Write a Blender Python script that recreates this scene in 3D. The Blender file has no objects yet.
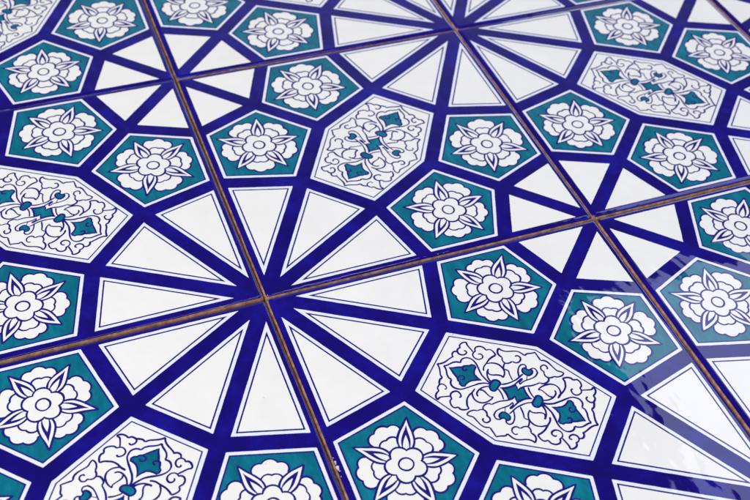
import bpy, math, random
from mathutils import Matrix, Vector, noise

# ------------------------------------------------------------------ camera, world, lamps, exposure
S = 0.2                                   # one tile pitch in metres
scn = bpy.context.scene
C = scn.collection
PI = math.pi

cam_d = bpy.data.cameras.new('camera')
cam = bpy.data.objects.new('camera', cam_d); C.objects.link(cam)
r0 = (0.93331648, -0.35504223, 0.05352917)
r1 = (-0.21999339, -0.68327663, -0.69622982)
r2 = (0.28376621, 0.6380267, -0.71582028)
cpos = (-0.51080412 * S, -1.84100274 * S, 2.15063073 * S)
cam.matrix_world = Matrix(((r0[0], -r1[0], -r2[0], cpos[0]),
                           (r0[1], -r1[1], -r2[1], cpos[1]),
                           (r0[2], -r1[2], -r2[2], cpos[2]),
                           (0, 0, 0, 1)))
cam_d.sensor_width = 36.0
cam_d.lens = 1074.98 / 750 * 36
cam_d.clip_start = 0.01
cam_d.clip_end = 50
cam_d.dof.use_dof = True
cam_d.dof.focus_distance = 0.56
cam_d.dof.aperture_fstop = 14
scn.camera = cam

w = bpy.data.worlds.new('World'); scn.world = w; w.use_nodes = True
bg = w.node_tree.nodes['Background']
bg.inputs['Color'].default_value = (0.80, 0.87, 1.0, 1)
bg.inputs['Strength'].default_value = 1.0
# the room: dim all round, paler low down beyond the far edge of the tiles
wn = w.node_tree
w_tc = wn.nodes.new('ShaderNodeTexCoord')
w_dot = wn.nodes.new('ShaderNodeVectorMath'); w_dot.operation = 'DOT_PRODUCT'
w_dot.inputs[1].default_value = Vector((0.35, 0.85, 0.25)).normalized()
wn.links.new(w_tc.outputs['Generated'], w_dot.inputs[0])
w_rp = wn.nodes.new('ShaderNodeValToRGB'); wn.links.new(w_dot.outputs['Value'], w_rp.inputs['Fac'])
w_rp.color_ramp.interpolation = 'EASE'
w_rp.color_ramp.elements[0].position = 0.86; w_rp.color_ramp.elements[0].color = (0.11, 0.11, 0.12, 1)
w_rp.color_ramp.elements[1].position = 1.0; w_rp.color_ramp.elements[1].color = (0.52, 0.53, 0.58, 1)
wn.links.new(w_rp.outputs['Color'], bg.inputs['Color'])

def area(name, loc, target, sx, sy, radiance, col):
    d = bpy.data.lights.new(name, 'AREA'); d.shape = 'RECTANGLE'
    d.size = sx; d.size_y = sy
    d.energy = radiance * PI * sx * sy
    d.color = col
    o = bpy.data.objects.new(name, d); C.objects.link(o)
    o.location = loc
    if target is not None:
        o.rotation_euler = (Vector(target) - Vector(loc)).to_track_quat('-Z', 'Y').to_euler()
    return o
# window-like panel over the right of the table: its mirror image lies on the lower right tiles
k_h = 6.0; kk = 1 + k_h / 2.15063
x_l = -0.511 + (0.80 + 0.511) * kk; y_f = -1.841 + (-0.255 + 1.841) * kk
lw, ll = 5.4, 7.6
area('window_light', ((x_l + lw / 2) * S, (y_f - ll / 2) * S, k_h * S), None, lw * S, ll * S, 3.0, (0.68, 0.75, 1.0))
# broad soft light from behind and left of the camera
area('soft_light', (-6.6 * S, -1.2 * S, 7.6 * S), (0.3 * S, 0.0, 0), 7 * S, 6.5 * S, 8.0, (1.0, 0.975, 0.935))
# strip light added behind the camera for thin glints on rims that face it
area('rear_glint_light', (-0.6 * S, -8.5 * S, 5.6 * S), (0.2 * S, 0.0, 0), 6.5 * S, 1.1 * S, 8.0, (0.97, 0.98, 1.0))
# overhead strip and low far right panel, both added for white rim glints
area('overhead_glint_light', (2.6 * S, -1.0 * S, 9.4 * S), (0.3 * S, 0.0, 0), 4.2 * S, 1.0 * S, 6.0, (1.0, 0.99, 0.96))
area('far_glint_light', (9.0 * S, 8.0 * S, 3.6 * S), (0.6 * S, 0.2 * S, 0), 8.0 * S, 1.7 * S, 5.0, (0.95, 0.97, 1.0))

scn.view_settings.view_transform = 'Standard'
scn.view_settings.look = 'None'
scn.view_settings.exposure = 0.0
scn.view_settings.gamma = 1.0

# arabesque strokes of the hexagonal panel, measured from its centre in tile pitches (the other half is a half turn)
SCROLL_LINES = [
    (5, [(-0.1529,0.1508),(-0.1426,0.1488),(-0.1308,0.1503),(-0.1174,0.1554),(-0.1058,0.159),(-0.1015,0.1584)]),
    (5, [(-0.1028,0.158),(-0.1034,0.1639),(-0.0993,0.1701),(-0.093,0.1727),(-0.0869,0.1712),(-0.0823,0.1728)]),
    (5, [(-0.0716,0.1784),(-0.0712,0.1845),(-0.0651,0.1895),(-0.0563,0.1913),(-0.0502,0.1887),(-0.0509,0.1805),(-0.0484,0.1685),(-0.0455,0.1558)]),
    (5, [(-0.071,0.1788),(-0.0792,0.1773),(-0.0845,0.1715),(-0.0847,0.1633),(-0.0786,0.1568),(-0.07,0.1556),(-0.0633,0.1595),(-0.0635,0.1651),(-0.0676,0.1671)]),
    (5, [(-0.0466,0.1548),(-0.0396,0.1567),(-0.038,0.1622),(-0.0328,0.1675),(-0.0234,0.1681),(-0.0154,0.1632),(-0.0124,0.1571),(-0.0107,0.151)]),
    (5, [(-0.0111,0.1511),(-0.0046,0.1518),(0.0009,0.1488),(0.004,0.1422),(0.0053,0.134),(0.0053,0.1295)]),
    (5, [(0.0053,0.1295),(-0.0061,0.1267),(-0.0179,0.1209),(-0.0288,0.1122),(-0.039,0.1047),(-0.0444,0.0984),(-0.0477,0.0908)]),
    (5, [(-0.0442,0.1551),(-0.0498,0.1503),(-0.0517,0.1426),(-0.0489,0.1348),(-0.0421,0.1298),(-0.0342,0.1299),(-0.0284,0.1341),(-0.0279,0.1411),(-0.0316,0.1454),(-0.0367,0.1457)]),
    (4.5, [(-0.0285,0.1102),(-0.0185,0.1099),(-0.0089,0.1062),(-0.001,0.0989),(0.0029,0.0881),(0.0033,0.0771),(0.0,0.0674),(-0.0037,0.0619),(-0.01,0.0554)]),
    (4.5, [(-0.0097,0.0559),(-0.0114,0.0629),(-0.02,0.0684),(-0.0299,0.0712),(-0.0366,0.0751),(-0.0395,0.0806),(-0.0366,0.0877)]),
    (5, [(-0.0321,0.0929),(-0.0377,0.0881),(-0.0429,0.0809),(-0.0461,0.0721),(-0.0467,0.0616),(-0.0445,0.0521)]),
    (5, [(-0.1389,0.1394),(-0.1316,0.1383),(-0.1217,0.1404),(-0.1097,0.1424),(-0.0995,0.1401),(-0.0927,0.1351)]),
    (5, [(-0.0927,0.1351),(-0.0874,0.1421),(-0.0791,0.1454),(-0.0684,0.1441),(-0.0604,0.137),(-0.0563,0.126),(-0.0555,0.113),(-0.0577,0.0974),(-0.0587,0.0816),(-0.0566,0.0716),(-0.0532,0.0598),(-0.0479,0.0482)]),
    (5, [(-0.1389,0.1394),(-0.1371,0.1306),(-0.1388,0.1191),(-0.1418,0.108),(-0.1413,0.1065),(-0.1414,0.0978),(-0.1369,0.0904)]),
    (5, [(-0.1369,0.0904),(-0.1422,0.0842),(-0.1447,0.0766),(-0.1428,0.0668),(-0.1352,0.0593),(-0.1261,0.0552),(-0.1128,0.0554),(-0.099,0.0566),(-0.0854,0.0573),(-0.0765,0.0575),(-0.0604,0.0537),(-0.0501,0.0463)]),
    (5, [(-0.1529,0.1508),(-0.1514,0.1454),(-0.1522,0.1343),(-0.1553,0.1219),(-0.1576,0.1133),(-0.157,0.1024)]),
    (5, [(-0.157,0.1024),(-0.1641,0.1003),(-0.1695,0.0934),(-0.1726,0.086),(-0.1788,0.0807),(-0.1822,0.0753),(-0.1807,0.0691)]),
    (4, [(-0.1724,0.0854),(-0.1656,0.0849),(-0.1604,0.0793),(-0.1592,0.0715),(-0.1633,0.0676),(-0.1661,0.0686)]),
    (5, [(-0.1805,0.0695),(-0.1892,0.0646),(-0.195,0.0575),(-0.1965,0.0495),(-0.1937,0.0457),(-0.1877,0.0497),(-0.1751,0.0477),(-0.1611,0.0441)]),
    (5, [(-0.1606,0.0362),(-0.1611,0.0441),(-0.156,0.0517),(-0.146,0.0546),(-0.1386,0.0516),(-0.1354,0.044),(-0.1359,0.0364),(-0.139,0.0335),(-0.1422,0.0346)]),
    (5, [(-0.1604,0.0366),(-0.1673,0.0323),(-0.17,0.0247),(-0.1698,0.0152),(-0.1653,0.0083),(-0.156,0.0073)]),
    (5, [(-0.1558,0.0077),(-0.1538,0.0002),(-0.1473,-0.0046),(-0.1383,-0.0063),(-0.1329,-0.0048),(-0.133,0.0046),(-0.1289,0.016),(-0.1298,0.015),(-0.1248,0.0236),(-0.1156,0.0321),(-0.1055,0.0373),(-0.0935,0.0469)]),
    (4.5, [(-0.1062,0.0368),(-0.1085,0.0259),(-0.1078,0.0153),(-0.1024,0.0058),(-0.092,-0.0002),(-0.0791,-0.0007),(-0.0665,0.0027),(-0.058,0.0082)]),
    (4.5, [(-0.0581,0.0079),(-0.065,0.0108),(-0.0694,0.02),(-0.0728,0.0295),(-0.0774,0.0363),(-0.0829,0.0376)]),
    (4.5, [(-0.0958,0.0211),(-0.0954,0.0293),(-0.0909,0.0356),(-0.0818,0.0411),(-0.0696,0.0436),(-0.0571,0.0418),(-0.0525,0.0392)]),
    (5, [(0.0213,0.1482),(0.0143,0.1393),(0.0127,0.1287),(0.0174,0.1175)]),
    (4.5, [(0.0176,0.118),(0.014,0.109),(0.016,0.0987),(0.0245,0.0951),(0.0356,0.0968)]),
    (4.5, [(0.0356,0.0968),(0.0422,0.0892),(0.0516,0.0896),(0.0578,0.0958),(0.0585,0.1038),(0.0543,0.1094),(0.0485,0.1091)]),
    (4.5, [(0.0213,0.1482),(0.0253,0.1399),(0.0353,0.1318),(0.0512,0.1265),(0.0622,0.1207),(0.0682,0.1117),(0.0725,0.1017)]),
    (4.5, [(0.0725,0.1017),(0.0801,0.1055),(0.0907,0.1034),(0.0993,0.1022),(0.1029,0.1038)]),
    (4.5, [(0.1029,0.1038),(0.1041,0.0887),(0.1054,0.0731)]),
    (4.5, [(0.1054,0.0731),(0.1152,0.0695),(0.1222,0.0606),(0.1266,0.0468),(0.131,0.0331),(0.1386,0.0266),(0.1432,0.0201),(0.135,0.0145),(0.1233,0.0141),(0.1147,0.0183)]),
    (4.5, [(0.1151,0.0182),(0.1061,0.0172),(0.0993,0.0195),(0.0948,0.0263),(0.0957,0.0349)]),
    (4.5, [(0.0956,0.0347),(0.0972,0.039),(0.0972,0.0363),(0.097,0.0404),(0.094,0.0463),(0.0966,0.0547),(0.1052,0.0578),(0.1113,0.0541),(0.1123,0.0462),(0.1081,0.0443)]),
    (4.5, [(0.0992,0.019),(0.0958,0.0113),(0.0875,0.0069),(0.0779,0.0066),(0.0719,0.0118)]),
    (4.5, [(0.0719,0.0118),(0.0625,0.0099),(0.0478,0.0088),(0.0311,0.0114),(0.0173,0.0108),(0.0073,0.0063)]),
    (4.5, [(0.016,0.0987),(0.0091,0.0914),(0.0048,0.0815),(0.0091,0.0773),(0.0133,0.0719)]),
    (4.5, [(0.0135,0.0723),(0.0107,0.0633),(0.0094,0.0535),(0.0087,0.0391)]),
    (4.5, [(-0.0254,0.038),(-0.0156,0.0353),(-0.0024,0.0348),(0.012,0.0366),(0.0226,0.0398),(0.0374,0.0469),(0.0426,0.0491)]),
    (4.5, [(-0.0313,0.0281),(-0.0207,0.0246),(-0.0078,0.0234),(0.0065,0.0252),(0.0175,0.0295),(0.032,0.0361),(0.0342,0.0332)]),
    (4, [(0.0342,0.0332),(0.0237,0.0282),(0.0217,0.0215),(0.0316,0.0261),(0.0438,0.0279),(0.0581,0.0292),(0.07,0.0325),(0.0789,0.0397),(0.0806,0.0432),(0.0802,0.0528),(0.0734,0.0575),(0.0651,0.0559)]),
    (4, [(0.051,0.0415),(0.0438,0.0287)]),
    (4, [(0.0105,0.022),(0.0073,0.0063)]),
    (4.5, [(0.0569,0.0619),(0.0603,0.0703),(0.0568,0.0769),(0.0493,0.0781),(0.0404,0.0715),(0.0343,0.0614),(0.0311,0.0516),(0.0298,0.0454),(0.0303,0.0425)]),
    (4, [(0.0379,0.0068),(0.0355,-0.0068),(0.0361,-0.0214),(0.0395,-0.0303)]),
]
SCROLL_FILLS = [
    [(-0.1278,0.1289),(-0.1172,0.1253),(-0.1066,0.124),(-0.0947,0.1206),(-0.0892,0.1228),(-0.0821,0.1213),(-0.0753,0.119),(-0.0681,0.1199),(-0.0624,0.1152),(-0.0614,0.1089),(-0.0677,0.1035),(-0.0734,0.0959),(-0.0767,0.0863),(-0.0751,0.0857),(-0.0736,0.0759),(-0.0674,0.0651),(-0.0772,0.0704),(-0.0917,0.0727),(-0.1012,0.0713),(-0.1101,0.0664),(-0.115,0.0617),(-0.1211,0.0637),(-0.1235,0.0708),(-0.1214,0.0781),(-0.1233,0.0827),(-0.1214,0.0905),(-0.1226,0.0989),(-0.1241,0.1096),(-0.1254,0.1219)],
    [(-0.0467,0.0497),(-0.0375,0.0551),(-0.0292,0.0536),(-0.0245,0.047),(-0.0255,0.0394),(-0.0327,0.0336),(-0.0396,0.0283),(-0.0456,0.0238),(-0.0516,0.025),(-0.0555,0.031),(-0.054,0.0402)],
    [(0.05,0.0656),(0.0558,0.0658),(0.058,0.061),(0.0614,0.0564),(0.0679,0.0556),(0.0695,0.0496),(0.065,0.043),(0.0565,0.0397),(0.051,0.0423),(0.0469,0.0477),(0.0443,0.0553),(0.0461,0.0623)],
    [(-0.0269,0.0233),(-0.0172,0.0226),(-0.004,0.0222),(0.0101,0.0222),(0.0091,0.0146),(0.0072,0.0061),(0.0169,0.0099),(0.0259,0.009),(0.024,-0.003),(0.0244,-0.0156),(0.0269,-0.0233),(0.0172,-0.0226),(0.004,-0.0222),(-0.0101,-0.0222),(-0.0091,-0.0146),(-0.0072,-0.0061),(-0.0169,-0.0099),(-0.0259,-0.009),(-0.024,0.003),(-0.0244,0.0156)],
]
SCROLL_CURLS = [
    [(-0.0898,0.1216),(-0.0959,0.1169),(-0.0956,0.1095),(-0.0902,0.1082),(-0.085,0.1114)],
    [(-0.1204,0.0902),(-0.1137,0.0954),(-0.1065,0.0941),(-0.1045,0.0876),(-0.1083,0.0822),(-0.1138,0.0827)],
]

# ------------------------------------------------------------------ materials
def nodes_of(name):
    m = bpy.data.materials.new(name); m.use_nodes = True
    nt = m.node_tree
    return m, nt, nt.nodes['Principled BSDF']

def noise_node(nt, vec, scale, detail=3.0, rough=0.5, vscale=None, rot=0.0):
    if vscale:
        mp = nt.nodes.new('ShaderNodeMapping'); mp.inputs['Scale'].default_value = vscale
        mp.inputs['Rotation'].default_value = (0, 0, rot)
        nt.links.new(vec, mp.inputs['Vector']); vec = mp.outputs['Vector']
    n = nt.nodes.new('ShaderNodeTexNoise')
    n.inputs['Scale'].default_value = scale; n.inputs['Detail'].default_value = detail
    n.inputs['Roughness'].default_value = rough
    nt.links.new(vec, n.inputs['Vector'])
    return n.outputs['Fac']

def ramp(nt, fac, stops):
    r = nt.nodes.new('ShaderNodeValToRGB'); nt.links.new(fac, r.inputs['Fac'])
    el = r.color_ramp.elements
    while len(el) < len(stops): el.new(0.5)
    for e, (p, c) in zip(el, stops): e.position = p; e.color = (c[0], c[1], c[2], 1)
    return r.outputs['Color']

def glaze_bump(nt, bsdf, amount=1.0, grain=1.0):
    """the gentle waviness of fired glaze, the same field on every colour"""
    g = nt.nodes.new('ShaderNodeNewGeometry')
    a = noise_node(nt, g.outputs['Position'], 62.0, 2.0, 0.5, (1.0, 0.55, 1.0), 0.5)
    b = noise_node(nt, g.outputs['Position'], 620.0, 2.0, 0.5)
    b1 = nt.nodes.new('ShaderNodeBump'); b1.inputs['Distance'].default_value = 0.00042 * amount
    b1.inputs['Strength'].default_value = 1.0
    nt.links.new(a, b1.inputs['Height'])
    b2 = nt.nodes.new('ShaderNodeBump'); b2.inputs['Distance'].default_value = 0.0000035 * grain
    b2.inputs['Strength'].default_value = 1.0
    nt.links.new(b, b2.inputs['Height']); nt.links.new(b1.outputs['Normal'], b2.inputs['Normal'])
    nt.links.new(b2.outputs['Normal'], bsdf.inputs['Normal'])
    return g.outputs['Position']

def glaze(name, stops, scale, rough=0.03, vscale=None, rot=0.0, grain=1.0, ior=1.5, speck=(0.005, 0.003, 0.05)):
    m, nt, b = nodes_of(name)
    pos = glaze_bump(nt, b, 1.0, grain)
    f = noise_node(nt, pos, scale, 6.0, 0.68, vscale, rot)
    # sparse pinholes and specks of the firing
    vo = nt.nodes.new('ShaderNodeTexVoronoi'); vo.inputs['Scale'].default_value = 105.0
    nt.links.new(pos, vo.inputs['Vector'])
    lt = nt.nodes.new('ShaderNodeMath'); lt.operation = 'LESS_THAN'; lt.inputs[1].default_value = 0.035
    nt.links.new(vo.outputs['Distance'], lt.inputs[0])
    sp = nt.nodes.new('ShaderNodeSeparateColor'); nt.links.new(vo.outputs['Color'], sp.inputs['Color'])
    gt = nt.nodes.new('ShaderNodeMath'); gt.operation = 'GREATER_THAN'; gt.inputs[1].default_value = 0.86
    nt.links.new(sp.outputs['Red'], gt.inputs[0])
    ml = nt.nodes.new('ShaderNodeMath'); ml.operation = 'MULTIPLY'
    nt.links.new(lt.outputs[0], ml.inputs[0]); nt.links.new(gt.outputs[0], ml.inputs[1])
    m2 = nt.nodes.new('ShaderNodeMath'); m2.operation = 'MULTIPLY'; m2.inputs[1].default_value = 0.55
    nt.links.new(ml.outputs[0], m2.inputs[0])
    mx = nt.nodes.new('ShaderNodeMix'); mx.data_type = 'RGBA'
    nt.links.new(m2.outputs[0], mx.inputs['Factor'])
    nt.links.new(ramp(nt, f, stops), mx.inputs['A']); mx.inputs['B'].default_value = (speck[0], speck[1], speck[2], 1)
    nt.links.new(mx.outputs['Result'], b.inputs['Base Color'])
    b.inputs['Roughness'].default_value = rough
    b.inputs['IOR'].default_value = ior
    return m

M_BLUE = glaze('cobalt_glaze', [(0.32, (0.0045, 0.0008, 0.110)), (0.50, (0.0065, 0.0012, 0.160)), (0.68, (0.007, 0.0055, 0.260))], 38, rough=0.03)
M_LINE = glaze('cobalt_line_glaze', [(0.3, (0.008, 0.004, 0.14)), (0.7, (0.016, 0.012, 0.21))], 160)
M_TEAL = glaze('teal_glaze', [(0.28, (0.000, 0.088, 0.140)), (0.5, (0.001, 0.135, 0.205)), (0.72, (0.006, 0.200, 0.290))], 110, vscale=(1.0, 0.35, 1.0), rot=0.6)
M_WHITE = glaze('white_glaze', [(0.3, (0.745, 0.745, 0.735)), (0.7, (0.795, 0.795, 0.785))], 30, ior=1.42, speck=(0.36, 0.34, 0.36))
M_BAND = glaze('bluish_white_glaze', [(0.3, (0.68, 0.70, 0.81)), (0.7, (0.75, 0.77, 0.86))], 120)

def clay_material():
    m, nt, b = nodes_of('fired_clay')
    tc = nt.nodes.new('ShaderNodeTexCoord')
    f = noise_node(nt, tc.outputs['Object'], 260.0, 5.0, 0.6)
    nt.links.new(ramp(nt, f, [(0.30, (0.15, 0.072, 0.048)), (0.5, (0.29, 0.150, 0.098)), (0.74, (0.48, 0.29, 0.19))]), b.inputs['Base Color'])
    b.inputs['Roughness'].default_value = 0.85
    bp = nt.nodes.new('ShaderNodeBump'); bp.inputs['Distance'].default_value = 0.00005
    nt.links.new(f, bp.inputs['Height']); nt.links.new(bp.outputs['Normal'], b.inputs['Normal'])
    return m
M_CLAY = clay_material()

def board_material():
    m, nt, b = nodes_of('brown_board')
    tc = nt.nodes.new('ShaderNodeTexCoord')
    f = noise_node(nt, tc.outputs['Object'], 9.0, 8.0, 0.6, (1, 14, 1))
    nt.links.new(ramp(nt, f, [(0.3, (0.10, 0.05, 0.03)), (0.7, (0.20, 0.11, 0.06))]), b.inputs['Base Color'])
    b.inputs['Roughness'].default_value = 0.6
    return m
M_BOARD = board_material()

# ------------------------------------------------------------------ mesh helpers (tile units in, metres out)
E = 1.1e-5                                 # one coat of colour, metres

class MB:
    def __init__(self): self.v = []; self.f = []; self.m = []; self.mats = []; self.smooth = []
    def mat(self, m):
        if m not in self.mats: self.mats.append(m)
        return self.mats.index(m)
    def poly(self, pts, z, m):
        a = sum(pts[i][0] * pts[(i + 1) % len(pts)][1] - pts[(i + 1) % len(pts)][0] * pts[i][1] for i in range(len(pts)))
        if a < 0: pts = pts[::-1]
        n = len(self.v)
        self.v += [(x * S, y * S, z) for x, y in pts]
        self.f.append(tuple(range(n, n + len(pts)))); self.m.append(self.mat(m)); self.smooth.append(False)
    def ribbon(self, pts, wid, z, m, closed=False):
        """a painted stroke: a very low ridge of glaze along a path"""
        k = self.mat(m); n = len(pts); base = len(self.v)
        for i in range(n):
            if closed: a, b = pts[i - 1], pts[(i + 1) % n]
            else: a, b = pts[max(i - 1, 0)], pts[min(i + 1, n - 1)]
            dx, dy = b[0] - a[0], b[1] - a[1]; L = math.hypot(dx, dy) or 1e-9
            nx, ny = -dy / L, dx / L
            h = wid / 2
            h *= 1.0 + 0.38 * noise.noise((pts[i][0] * 38 + 3.1, pts[i][1] * 38, z * 1e5))
            if not closed and (i == 0 or i == n - 1): h *= 0.55
            x, y = pts[i]
            self.v += [((x + nx * h) * S, (y + ny * h) * S, z - 0.25 * E), (x * S, y * S, z + 0.7 * E), ((x - nx * h) * S, (y - ny * h) * S, z - 0.25 * E)]
        for i in range(n if closed else n - 1):
            a = base + 3 * i; b = base + 3 * ((i + 1) % n)
            for q in (0, 1):
                self.f.append((a + q, a + q + 1, b + q + 1, b + q)); self.m.append(k); self.smooth.append(True)
    def mesh(self, name):
        me = bpy.data.meshes.new(name)
        me.from_pydata(self.v, [], self.f)
        for m in self.mats: me.materials.append(m)
        me.polygons.foreach_set('material_index', self.m)
        me.polygons.foreach_set('use_smooth', self.smooth)
        me.update()
        return me

def link(name, me, parent=None):
    o = bpy.data.objects.new(name, me); C.objects.link(o)
    if parent is not None: o.parent = parent
    return o

def inset(poly, d):
    """shift every side of a convex polygon inwards; d is a number or one per side"""
    n = len(poly)
    a = sum(poly[i][0] * poly[(i + 1) % n][1] - poly[(i + 1) % n][0] * poly[i][1] for i in range(n))
    if a < 0:
        poly = poly[::-1]
        if not isinstance(d, (int, float)): d = list(d)[::-1]; d = d[1:] + d[:1]
    ds = [d] * n if isinstance(d, (int, float)) else d
    L = []
    for i in range(n):
        (x0, y0), (x1, y1) = poly[i], poly[(i + 1) % n]
        l = math.hypot(x1 - x0, y1 - y0); nx, ny = -(y1 - y0) / l, (x1 - x0) / l
        L.append((nx, ny, nx * x0 + ny * y0 + ds[i]))
    out = []
    for i in range(n):
        a1, b1, c1 = L[i - 1]; a2, b2, c2 = L[i]
        D = a1 * b2 - a2 * b1
        out.append(((c1 * b2 - c2 * b1) / D, (a1 * c2 - a2 * c1) / D))
    return out

def soften(poly, r, seg=3):
    """small rounded corners"""
    out = []; n = len(poly)
    for i in range(n):
        p, a, b = poly[i], poly[i - 1], poly[(i + 1) % n]
        la = math.dist(p, a); lb = math.dist(p, b); ra = min(r, la * .3, lb * .3)
        q0 = (p[0] + (a[0] - p[0]) * ra / la, p[1] + (a[1] - p[1]) * ra / la)
        q1 = (p[0] + (b[0] - p[0]) * ra / lb, p[1] + (b[1] - p[1]) * ra / lb)
        for s in range(seg + 1):
            t = s / seg
            out.append(((1 - t) ** 2 * q0[0] + 2 * t * (1 - t) * p[0] + t * t * q1[0], (1 - t) ** 2 * q0[1] + 2 * t * (1 - t) * p[1] + t * t * q1[1]))
    return out

def rough_edges(poly, rnd, amp=0.0007, step=0.012):
    """hand printed edges: resample the sides and let them waver very slightly"""
    out = []; n = len(poly); ox = rnd.uniform(0, 99)
    for i in range(n):
        a, b = poly[i], poly[(i + 1) % n]; L = math.dist(a, b); k = max(1, int(L / step))
        for s in range(k):
            t = s / k; x = a[0] + (b[0] - a[0]) * t; y = a[1] + (b[1] - a[1]) * t
            out.append((x + amp * noise.noise((x * 45 + ox, y * 45, 0)), y + amp * noise.noise((x * 45, y * 45 + ox, 7))))
    return out

def spline(pts, seg=5, closed=False):
    n = len(pts)
    if n < 3: return list(pts)
    out = []
    for i in range(n if closed else n - 1):
        p1, p2 = pts[i], pts[(i + 1) % n]
        p0 = pts[i - 1] if (i > 0 or closed) else (2 * p1[0] - p2[0], 2 * p1[1] - p2[1])
        p3 = pts[(i + 2) % n] if (i + 2 < n or closed) else (2 * p2[0] - p1[0], 2 * p2[1] - p1[1])
        for s in range(seg):
            t = s / seg; t2 = t * t; t3 = t2 * t
            out.append(tuple(0.5 * ((2 * p1[q]) + (-p0[q] + p2[q]) * t + (2 * p0[q] - 5 * p1[q] + 4 * p2[q] - p3[q]) * t2 + (-p0[q] + 3 * p1[q] - 3 * p2[q] + p3[q]) * t3) for q in (0, 1)))
    if not closed: out.append(tuple(pts[-1]))
    return out

def arc(p, q, bulge, seg=8):
    """arc from p to q swelling to the right of travel by bulge (left if negative)"""
    L = math.dist(p, q); mx, my = (p[0] + q[0]) / 2, (p[1] + q[1]) / 2
    nx, ny = (q[1] - p[1]) / L, -(q[0] - p[0]) / L
    R = (L * L / 4 + bulge * bulge) / (2 * abs(bulge)); sg = 1 if bulge > 0 else -1
    cx, cy = mx + nx * (bulge - sg * R), my + ny * (bulge - sg * R)
    a0 = math.atan2(p[1] - cy, p[0] - cx); a1 = math.atan2(q[1] - cy, q[0] - cx)
    d = a1 - a0
    while d > PI: d -= 2 * PI
    while d < -PI: d += 2 * PI
    am = math.atan2(my + ny * bulge - cy, mx + nx * bulge - cx) - a0
    while am > PI: am -= 2 * PI
    while am < -PI: am += 2 * PI
    if am * d < 0 or abs(am) > abs(d): d = d - 2 * PI if d > 0 else d + 2 * PI
    return [(cx + R * math.cos(a0 + d * s / seg), cy + R * math.sin(a0 + d * s / seg)) for s in range(seg + 1)]

# ------------------------------------------------------------------ the layout of one tile, units of a pitch, corner (0,0) to (1,1)
RB, RS, QQ = 0.4716, 0.2895, 0.366         # twelve-rayed and eight-rayed star radii, inner strap node
HB, EB = 0.0215, 0.0200                    # half a strap, print margin from the pitch line
def pol(r, a): return (r * math.cos(math.radians(a)), r * math.sin(math.radians(a)))
def tl(pts, k):
    """from a frame with the twelve-rayed star at (0,0) and (1,1) to the tile frame (stars at (0,1) and (1,0)), centred"""
    return [(x - 0.5, 0.5 - y) for x, y in pts] if k == 0 else [(0.5 - x, y - 0.5) for x, y in pts]
A0, A1, A2, A3 = [pol(RB, a) for a in (0, 30, 60, 90)]
B0 = (1 - RS, 0); B1 = (1 - pol(RS, 45)[0], pol(RS, 45)[1]); B2 = (1, RS)
QB = (1 - QQ, QQ); QD = (QQ, 1 - QQ)
def opp(p): return (1 - p[0], 1 - p[1])
PENT_A = [A0, B0, B1, QB, A1]              # sides: edge, small star, strap, strap, big star
PENT_B = [(1 - y, 1 - x) for x, y in PENT_A]
HEX = [A1, QB, opp(A2), opp(A1), QD, A2]
RAYS = [[(0, 0), A0, A1], [(0, 0), A1, A2], [(0, 0), A2, A3]]
WEDGES = [[(1, 0), B0, B1], [(1, 0), B1, B2]]

def layered_panel(poly, d, rnd, outer=M_BAND, line=M_LINE, inner=M_WHITE, border=0.0088, lw=0.0042, name='panel'):
    mb = MB()
    o = inset(poly, d)
    mb.poly(rough_edges(soften(o, 0.0022), rnd), E, outer)
    if line:
        mb.poly(rough_edges(soften(inset(o, border), 0.0012), rnd, 0.0003), 2 * E, line)
        mb.poly(rough_edges(soften(inset(o, border + lw), 0.0008), rnd, 0.0003), 3 * E, inner)
    return mb.mesh(name), o

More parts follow.
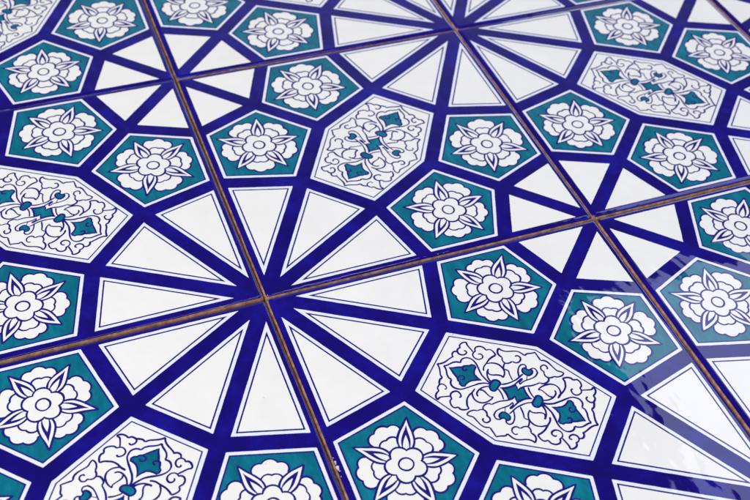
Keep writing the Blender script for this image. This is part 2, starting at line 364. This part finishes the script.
def flower_mesh(cx, cy, rot, rnd):
    mb = MB(); LW = 0.0054
    def T(pts): return [(cx + r * math.cos(math.radians(a + rot)), cy + r * math.sin(math.radians(a + rot))) for a, r in pts]
    def P(a, r): return T([(a, r)])[0]
    def chain(pts, bulges):
        out = []
        for i, b in enumerate(bulges): out += arc(pts[i], pts[i + 1], b)[:-1]
        return out + [pts[-1]]
    jit = [rnd.uniform(-2.2, 2.2) for _ in range(5)]; jr = [rnd.uniform(0.955, 1.03) for _ in range(5)]
    for k in range(5):                      # outer clouds between the leaves
        a = 36 + 72 * k + jit[k]; s = jr[k]
        c = chain([P(a - 31, .078 * s), P(a - 26.5, .092 * s), P(a - 9.8, .1125 * s), P(a + 9.6, .1125 * s), P(a + 26.5, .092 * s), P(a + 31, .078 * s)], [.0045, .0125, .0108, .0125, .0045])
        mb.poly(c + T([(a + 20, .04), (a - 20, .04)]), (4 + .12 * k) * E, M_WHITE)
        mb.ribbon(c, LW, (4.35 + .12 * k) * E, M_LINE)
    for k in range(5):                      # inner heart-shaped clouds
        a = 36 + 72 * k - jit[k]; s = 2 - jr[k]
        c = chain([P(a - 27, .047), P(a - 23, .066 * s), P(a, .079 * s), P(a + 23, .066 * s), P(a + 27, .047)], [.0035, .0105, .0105, .0035])
        mb.poly(c + T([(a, .03)]), (6 + .12 * k) * E, M_WHITE)
        mb.ribbon(c, LW * .92, (6.35 + .12 * k) * E, M_LINE)
    def leafshape(a, prof, bend=0.0):
        ca, sa = math.cos(math.radians(a + rot)), math.sin(math.radians(a + rot))
        left = [(r, h + bend * math.sin((r - .04) / .09 * PI)) for r, h in prof]; right = [(r, -h + bend * math.sin((r - .04) / .09 * PI)) for r, h in prof[::-1]]
        return [(cx + r * ca - h * sa, cy + r * sa + h * ca) for r, h in spline(left, 4)], [(cx + r * ca - h * sa, cy + r * sa + h * ca) for r, h in spline(right, 4)]
    for k in range(5):                      # pointed leaves with a blue flame
        a = 72 * k + rnd.uniform(-2.6, 2.6); s = rnd.uniform(.955, 1.035); bd = rnd.uniform(-.0022, .0022)
        l, r = leafshape(a, [(.036, .0110), (.054, .0185), (.070, .0205), (.090, .0160), (.110, .0082 * s), (.132 * s, .0)], bd)
        mb.poly(l + r[1:], (8 + .1 * k) * E, M_WHITE)
        mb.ribbon(l, LW, (8.3 + .1 * k) * E, M_LINE); mb.ribbon(r, LW, (8.35 + .1 * k) * E, M_LINE)
        l, r = leafshape(a, [(.044, .0090), (.056, .0112), (.070, .0108), (.086, .0068), (.098, .0030), (.109 * s, .0)], bd)
        mb.poly(l + r[1:], (9.3 + .1 * k) * E, M_LINE)
        l, r = leafshape(a, [(.036, .0066), (.050, .0072), (.062, .0060), (.074, .0028), (.082, .0)], bd)
        mb.poly(l + r[1:], (10.2 + .1 * k) * E, M_WHITE)
    c = []
    for k in range(5): c += arc(P(72 * k, .0385), P(72 * k + 72, .0385), rnd.uniform(.0195, .0215), 10)[:-1]
    mb.poly(c, 11.5 * E, M_WHITE); mb.ribbon(c, LW, 11.9 * E, M_LINE, closed=True)
    e = [(cx + (.0175 + .0006 * math.cos(2 * t)) * math.cos(t), cy + .0172 * math.sin(t)) for t in [i * PI / 12 for i in range(24)]]
    mb.ribbon(e, LW * .9, 12.1 * E, M_LINE, closed=True)
    return mb.mesh('flower')

def scroll_mesh(seed):
    mb = MB(); n = 0
    def wob(p):                             # the brush never runs quite the same way twice
        return [(x + .0030 * noise.noise((x * 13 + seed * 5.7, y * 13, 1.5)), y + .0030 * noise.noise((x * 13, y * 13 + seed * 3.9, 8.5))) for x, y in p]
    for sg in (1, -1):
        for q, pts in enumerate(SCROLL_FILLS):
            if q == 3 and sg == -1: continue
            p = [(x * sg, y * sg) for x, y in pts]
            p = p if q == 3 else (spline(p, 3, True) if q in (1, 2) else p)
            p = wob(p); mb.poly(p, (4.2 + .2 * q) * E, M_TEAL)
            mb.ribbon(p, .0054, 5.2 * E, M_LINE, closed=True)
        for w_, pts in SCROLL_LINES:
            p = spline([(x * sg, y * sg) for x, y in pts], 4)
            mb.ribbon(wob(p), w_ * .00098, (5.0 + .013 * n) * E, M_LINE); n += 1
        for pts in SCROLL_CURLS:
            mb.ribbon(wob(spline([(x * sg, y * sg) for x, y in pts], 4)), .0045, 5.4 * E, M_LINE)
    return mb.mesh('scrollwork')

def rounded_square(half, rc, per_side, wob=None):
    out = []
    for s in range(4):
        ca, sa = (1, 0, -1, 0)[s], (0, 1, 0, -1)[s]
        loc = []
        for i in range(per_side + 1):
            t = -1 + 2 * i / per_side
            loc.append((half, t * (half - rc)))
        for i in range(1, 6):
            a = i / 6 * PI / 2
            loc.append((half - rc + rc * math.cos(a), half - rc + rc * math.sin(a)))
        for x, y in loc: out.append((x * ca - y * sa, x * sa + y * ca))
    return out

TH = 0.4955                                 # half the width of a tile
def face_and_body(seed):
    """the domed cobalt face with its rolled edge, and the raw clay below it"""
    prof = [(-.0002, -.0052), (.0002, -.0046), (.0009, -.0034), (.0020, -.0023), (.0036, -.00145), (.0060, -.00078), (.0090, -.00032), (.0115, -.00008), (.0135, 0.0)]
    rings = []
    for d, z in prof:
        ring = rounded_square(TH - d, max(.0075 - d * .5, .002), 60)
        q = []
        for x, y in ring:
            wv = noise.noise((x * 14 + seed * 7.3, y * 14, 0)) * .0007 + noise.noise((x * 60 + seed, y * 60, 3)) * .00025
            k = max(0, 1 - d / .0115); r = 1 - wv * k * 2
            zz = z * (1 + .35 * noise.noise((x * 9, y * 9 + seed * 3.1, 5)))
            q.append((x * r * S, y * r * S, zz * S))
        rings.append(q)
    n = len(rings[0]); v = [p for r in rings for p in r]; f = []; sm = []
    for k in range(len(rings) - 1):
        for i in range(n):
            j = (i + 1) % n; f.append((k * n + i, k * n + j, (k + 1) * n + j, (k + 1) * n + i)); sm.append(True)
    f.append(tuple((len(rings) - 1) * n + i for i in range(n))); sm.append(False)
    me = bpy.data.meshes.new('glaze_face'); me.from_pydata(v, [], f); me.materials.append(M_BLUE)
    me.polygons.foreach_set('use_smooth', sm); me.update()
    # clay
    v = []; prof2 = [(.0010, -.0040), (.0002, -.0060), (-.0020, -.0085), (-.0040, -.0120), (-.0046, -.0200), (-.0030, -.040), (.0060, -.042)]
    for d, z in prof2:
        for x, y in rounded_square(TH - d, .0065, 60):
            wv = noise.noise((x * 14 + seed * 7.3, y * 14, 0)) * .0007 + noise.noise((x * 60 + seed, y * 60, 3)) * .00025
            u = (noise.noise((x * 16 + seed, y * 16, z * 40)) * .0008 + noise.noise((x * 55, y * 55 + seed, z * 60)) * .0002) * (1 if z < -.005 else 0)
            r = 1 - (wv + u) * 2; v.append((x * r * S, y * r * S, z * S))
    f = []
    for k in range(len(prof2) - 1):
        for i in range(n):
            j = (i + 1) % n; f.append((k * n + i, (k + 1) * n + i, (k + 1) * n + j, k * n + j))
    f.append(tuple((len(prof2) - 1) * n + i for i in reversed(range(n))))
    mc = bpy.data.meshes.new('clay_body'); mc.from_pydata(v, [], f); mc.materials.append(M_CLAY)
    for p in mc.polygons: p.use_smooth = True
    mc.update()
    return me, mc

def make_tile(seed):
    rnd = random.Random(seed)
    root = link('ceramic_tile', None)
    root.empty_display_size = 0.02
    fm, cm = face_and_body(seed)
    link('clay_body', cm, root); link('glaze_face', fm, root)
    pr = 0
    for k in (0, 1):
        for poly in (PENT_A, PENT_B):
            edge = 0 if poly is PENT_A else None
            if edge == 0: d = [EB, HB, HB, HB, HB]
            else:
                d = [HB] * 5
                n = 5
                for i in range(5):
                    a, b = poly[i], poly[(i + 1) % 5]
                    if abs(a[0] - 1) < 1e-6 and abs(b[0] - 1) < 1e-6: d[i] = EB
            T = tl(poly, k)
            me, o = layered_panel(T, d, rnd, inner=M_TEAL, name='flower_panel')
            p = link('flower_panel', me, root)
            # centres measured in the star-at-(0,0) frame
            base = (0.603, 0.162) if poly is PENT_A else (0.838, 0.397)
            cc = tl([base], k)[0]
            # leaves point at the panel's corners
            angs = [math.degrees(math.atan2(y - cc[1], x - cc[0])) for x, y in T]
            rot = math.degrees(math.atan2(sum(math.sin(math.radians(5 * a)) for a in angs), sum(math.cos(math.radians(5 * a)) for a in angs))) / 5
            link('flower', flower_mesh(cc[0], cc[1], rot, rnd), p)
    me, o = layered_panel(tl(HEX, 0), HB, rnd, name='scroll_panel', border=.0100, lw=.0034)
    p = link('scroll_panel', me, root)
    link('scrollwork', scroll_mesh(seed), p)
    for k in (0, 1):
        for i, poly in enumerate(RAYS):
            d = [HB, HB, HB]
            if i == 0: d[0] = EB
            if i == 2: d[2] = EB
            me, o = layered_panel(tl(poly, k), d, rnd, name='ray_panel')
            link('ray_panel', me, root)
        for i, poly in enumerate(WEDGES):
            d = [HB, HB, HB]
            if i == 0: d[0] = EB
            if i == 1: d[2] = EB
            me, o = layered_panel(tl(poly, k), d, rnd, outer=M_WHITE, line=None, name='wedge_panel')
            link('wedge_panel', me, root)
    return root

def copy_tile(src):
    r = src.copy(); C.objects.link(r)
    for ch in list(src.children):
        c = ch.copy(); C.objects.link(c); c.parent = r
        for g in list(ch.children):
            d = g.copy(); C.objects.link(d); d.parent = c
    return r

# ------------------------------------------------------------------ the board the tiles lie on
def board():
    X0, X1, Y0, Y1, Z0, Z1 = -3.2, 4.2, -3.2, 4.2, -.16, -.042
    v = [(x * S, y * S, z * S) for z in (Z0, Z1) for x, y in ((X0, Y0), (X1, Y0), (X1, Y1), (X0, Y1))]
    f = [(3, 2, 1, 0), (4, 5, 6, 7), (0, 1, 5, 4), (1, 2, 6, 5), (2, 3, 7, 6), (3, 0, 4, 7)]
    me = bpy.data.meshes.new('tabletop'); me.from_pydata(v, [], f); me.materials.append(M_BOARD)
    o = link('tabletop', me); o['kind'] = 'structure'
board()

# ------------------------------------------------------------------ the laid tiles: cell, offset, height, turn and tilt
protos = [make_tile(s) for s in range(4)]
TILES = [
    # i, j, dx, dy, dz, turn deg, label
    (0, 0, .0005, .0010, .0006, 0.03, 'central blue and white tile, the only one seen with all four corners in the frame'),
    (0, -1, .0003, .0004, .0000, -0.05, 'bottom middle tile with a whole pale scroll hexagon just below the central tile'),
    (-1, 0, -.0020, .0020, .0022, 0.04, 'left tile whose scroll hexagon is cut by the frame, above the wide brown joint'),
    (-1, -1, -.0010, -.0015, -.0008, 0.02, 'bottom left corner tile with a teal flower pentagon beside the brown joint'),
    (1, 0, -.0030, .0016, .0024, 0.0, 'upper right tile right of the central tile, its near rim lined with a lavender reflection'),
    (1, -1, .0020, -.0012, .0014, 0.05, 'lower right tile past the tan diagonal joint, washed pale by the window reflection'),
    (-1, 1, -.0010, -.0022, .0004, -0.03, 'top left corner tile with two teal flowers, behind the thin left joint'),
    (0, 1, .0006, .0020, -.0006, 0.02, 'tile behind the central tile, showing its near flowers and rays at the top edge'),
    (1, 1, .0008, .0006, -.0004, -0.04, 'farthest tile at the top, only a slim strip of flower and rays in view'),
    (2, 0, .0016, .0002, .0004, 0.03, 'small corner of a tile with white wedges in the upper right corner of the frame'),
]
rnd = random.Random(5)
for q, (i, j) in enumerate([(-2, -1), (-2, 0), (-2, 1), (-1, 2), (0, 2), (1, 2), (2, 1), (2, -1), (-1, -2), (0, -2), (1, -2)]):
    TILES.append((i, j, rnd.uniform(-.001, .001), rnd.uniform(-.001, .001), rnd.uniform(-.0005, .0005), rnd.uniform(-.05, .05), 'blue and white tile lying just outside the photo, next to the laid tiles in view'))
used = [False] * 4
for q, (i, j, dx, dy, dz, turn, label) in enumerate(TILES):
    s = q % 4
    t = protos[s] if not used[s] else copy_tile(protos[s]); used[s] = True
    t.location = ((i + .5 + dx) * S, (j + .5 + dy) * S, dz * S)
    t.rotation_euler = (math.radians(rnd.uniform(-.05, .05)), math.radians(rnd.uniform(-.05, .05)), math.radians(turn) + (PI / 2 if (i + j) % 2 == 0 else 0))
    t['label'] = label; t['category'] = 'tile'; t['group'] = 'glazed tiles laid edge to edge'

# ------------------------------------------------------------------ chipped and crusted glaze on the rims
def chip(tile, spots, seed, mat):
    rr = random.Random(seed); v = []; f = []
    inv = tile.matrix_basis.inverted()
    for (x, y, rad) in spots:
        base = len(v); n = 9
        c = inv @ Vector((x * S, y * S, 0)); c.z = -0.00045
        v.append((c.x, c.y, c.z + rad * S * .75))
        for ring, hh in ((.6, .5), (1.0, -.2)):
            for i in range(n):
                a = 2 * PI * i / n; q = rad * S * ring * rr.uniform(.7, 1.3)
                v.append((c.x + q * math.cos(a), c.y + q * 1.3 * math.sin(a), c.z + rad * S * hh))
        for i in range(n):
            j = (i + 1) % n
            f.append((base, base + 1 + i, base + 1 + j)); f.append((base + 1 + i, base + 1 + n + i, base + 1 + n + j, base + 1 + j))
    me = bpy.data.meshes.new('glaze_crust'); me.from_pydata(v, [], f); me.materials.append(mat)
    for p in me.polygons: p.use_smooth = True
    me.update()
    link('glaze_crust', me, tile)
placed = {}
for o in list(C.objects):
    if o.get('category') == 'tile': placed[(round(o.location.x / S - .5), round(o.location.y / S - .5))] = o
m, nt, b = nodes_of('bare_crust'); b.inputs['Base Color'].default_value = (0.60, 0.58, 0.56, 1); b.inputs['Roughness'].default_value = 0.55
chip(placed[(0, -1)], [(.0078, -.541, .0026), (.0070, -.546, .0016), (.0086, -.556, .0040), (.0080, -.562, .0030), (.0092, -.568, .0022), (.0074, -.583, .0010), (.0068, -.529, .0012)], 3, m)
chip(placed[(1, 0)], [(1.40, .0085, .0011), (1.415, .0075, .0008), (1.06, .010, .0009)], 5, M_CLAY)
chip(placed[(0, 0)], [(.505, .0090, .0013), (.523, .0080, .0009), (.0100, .742, .0012)], 7, m)
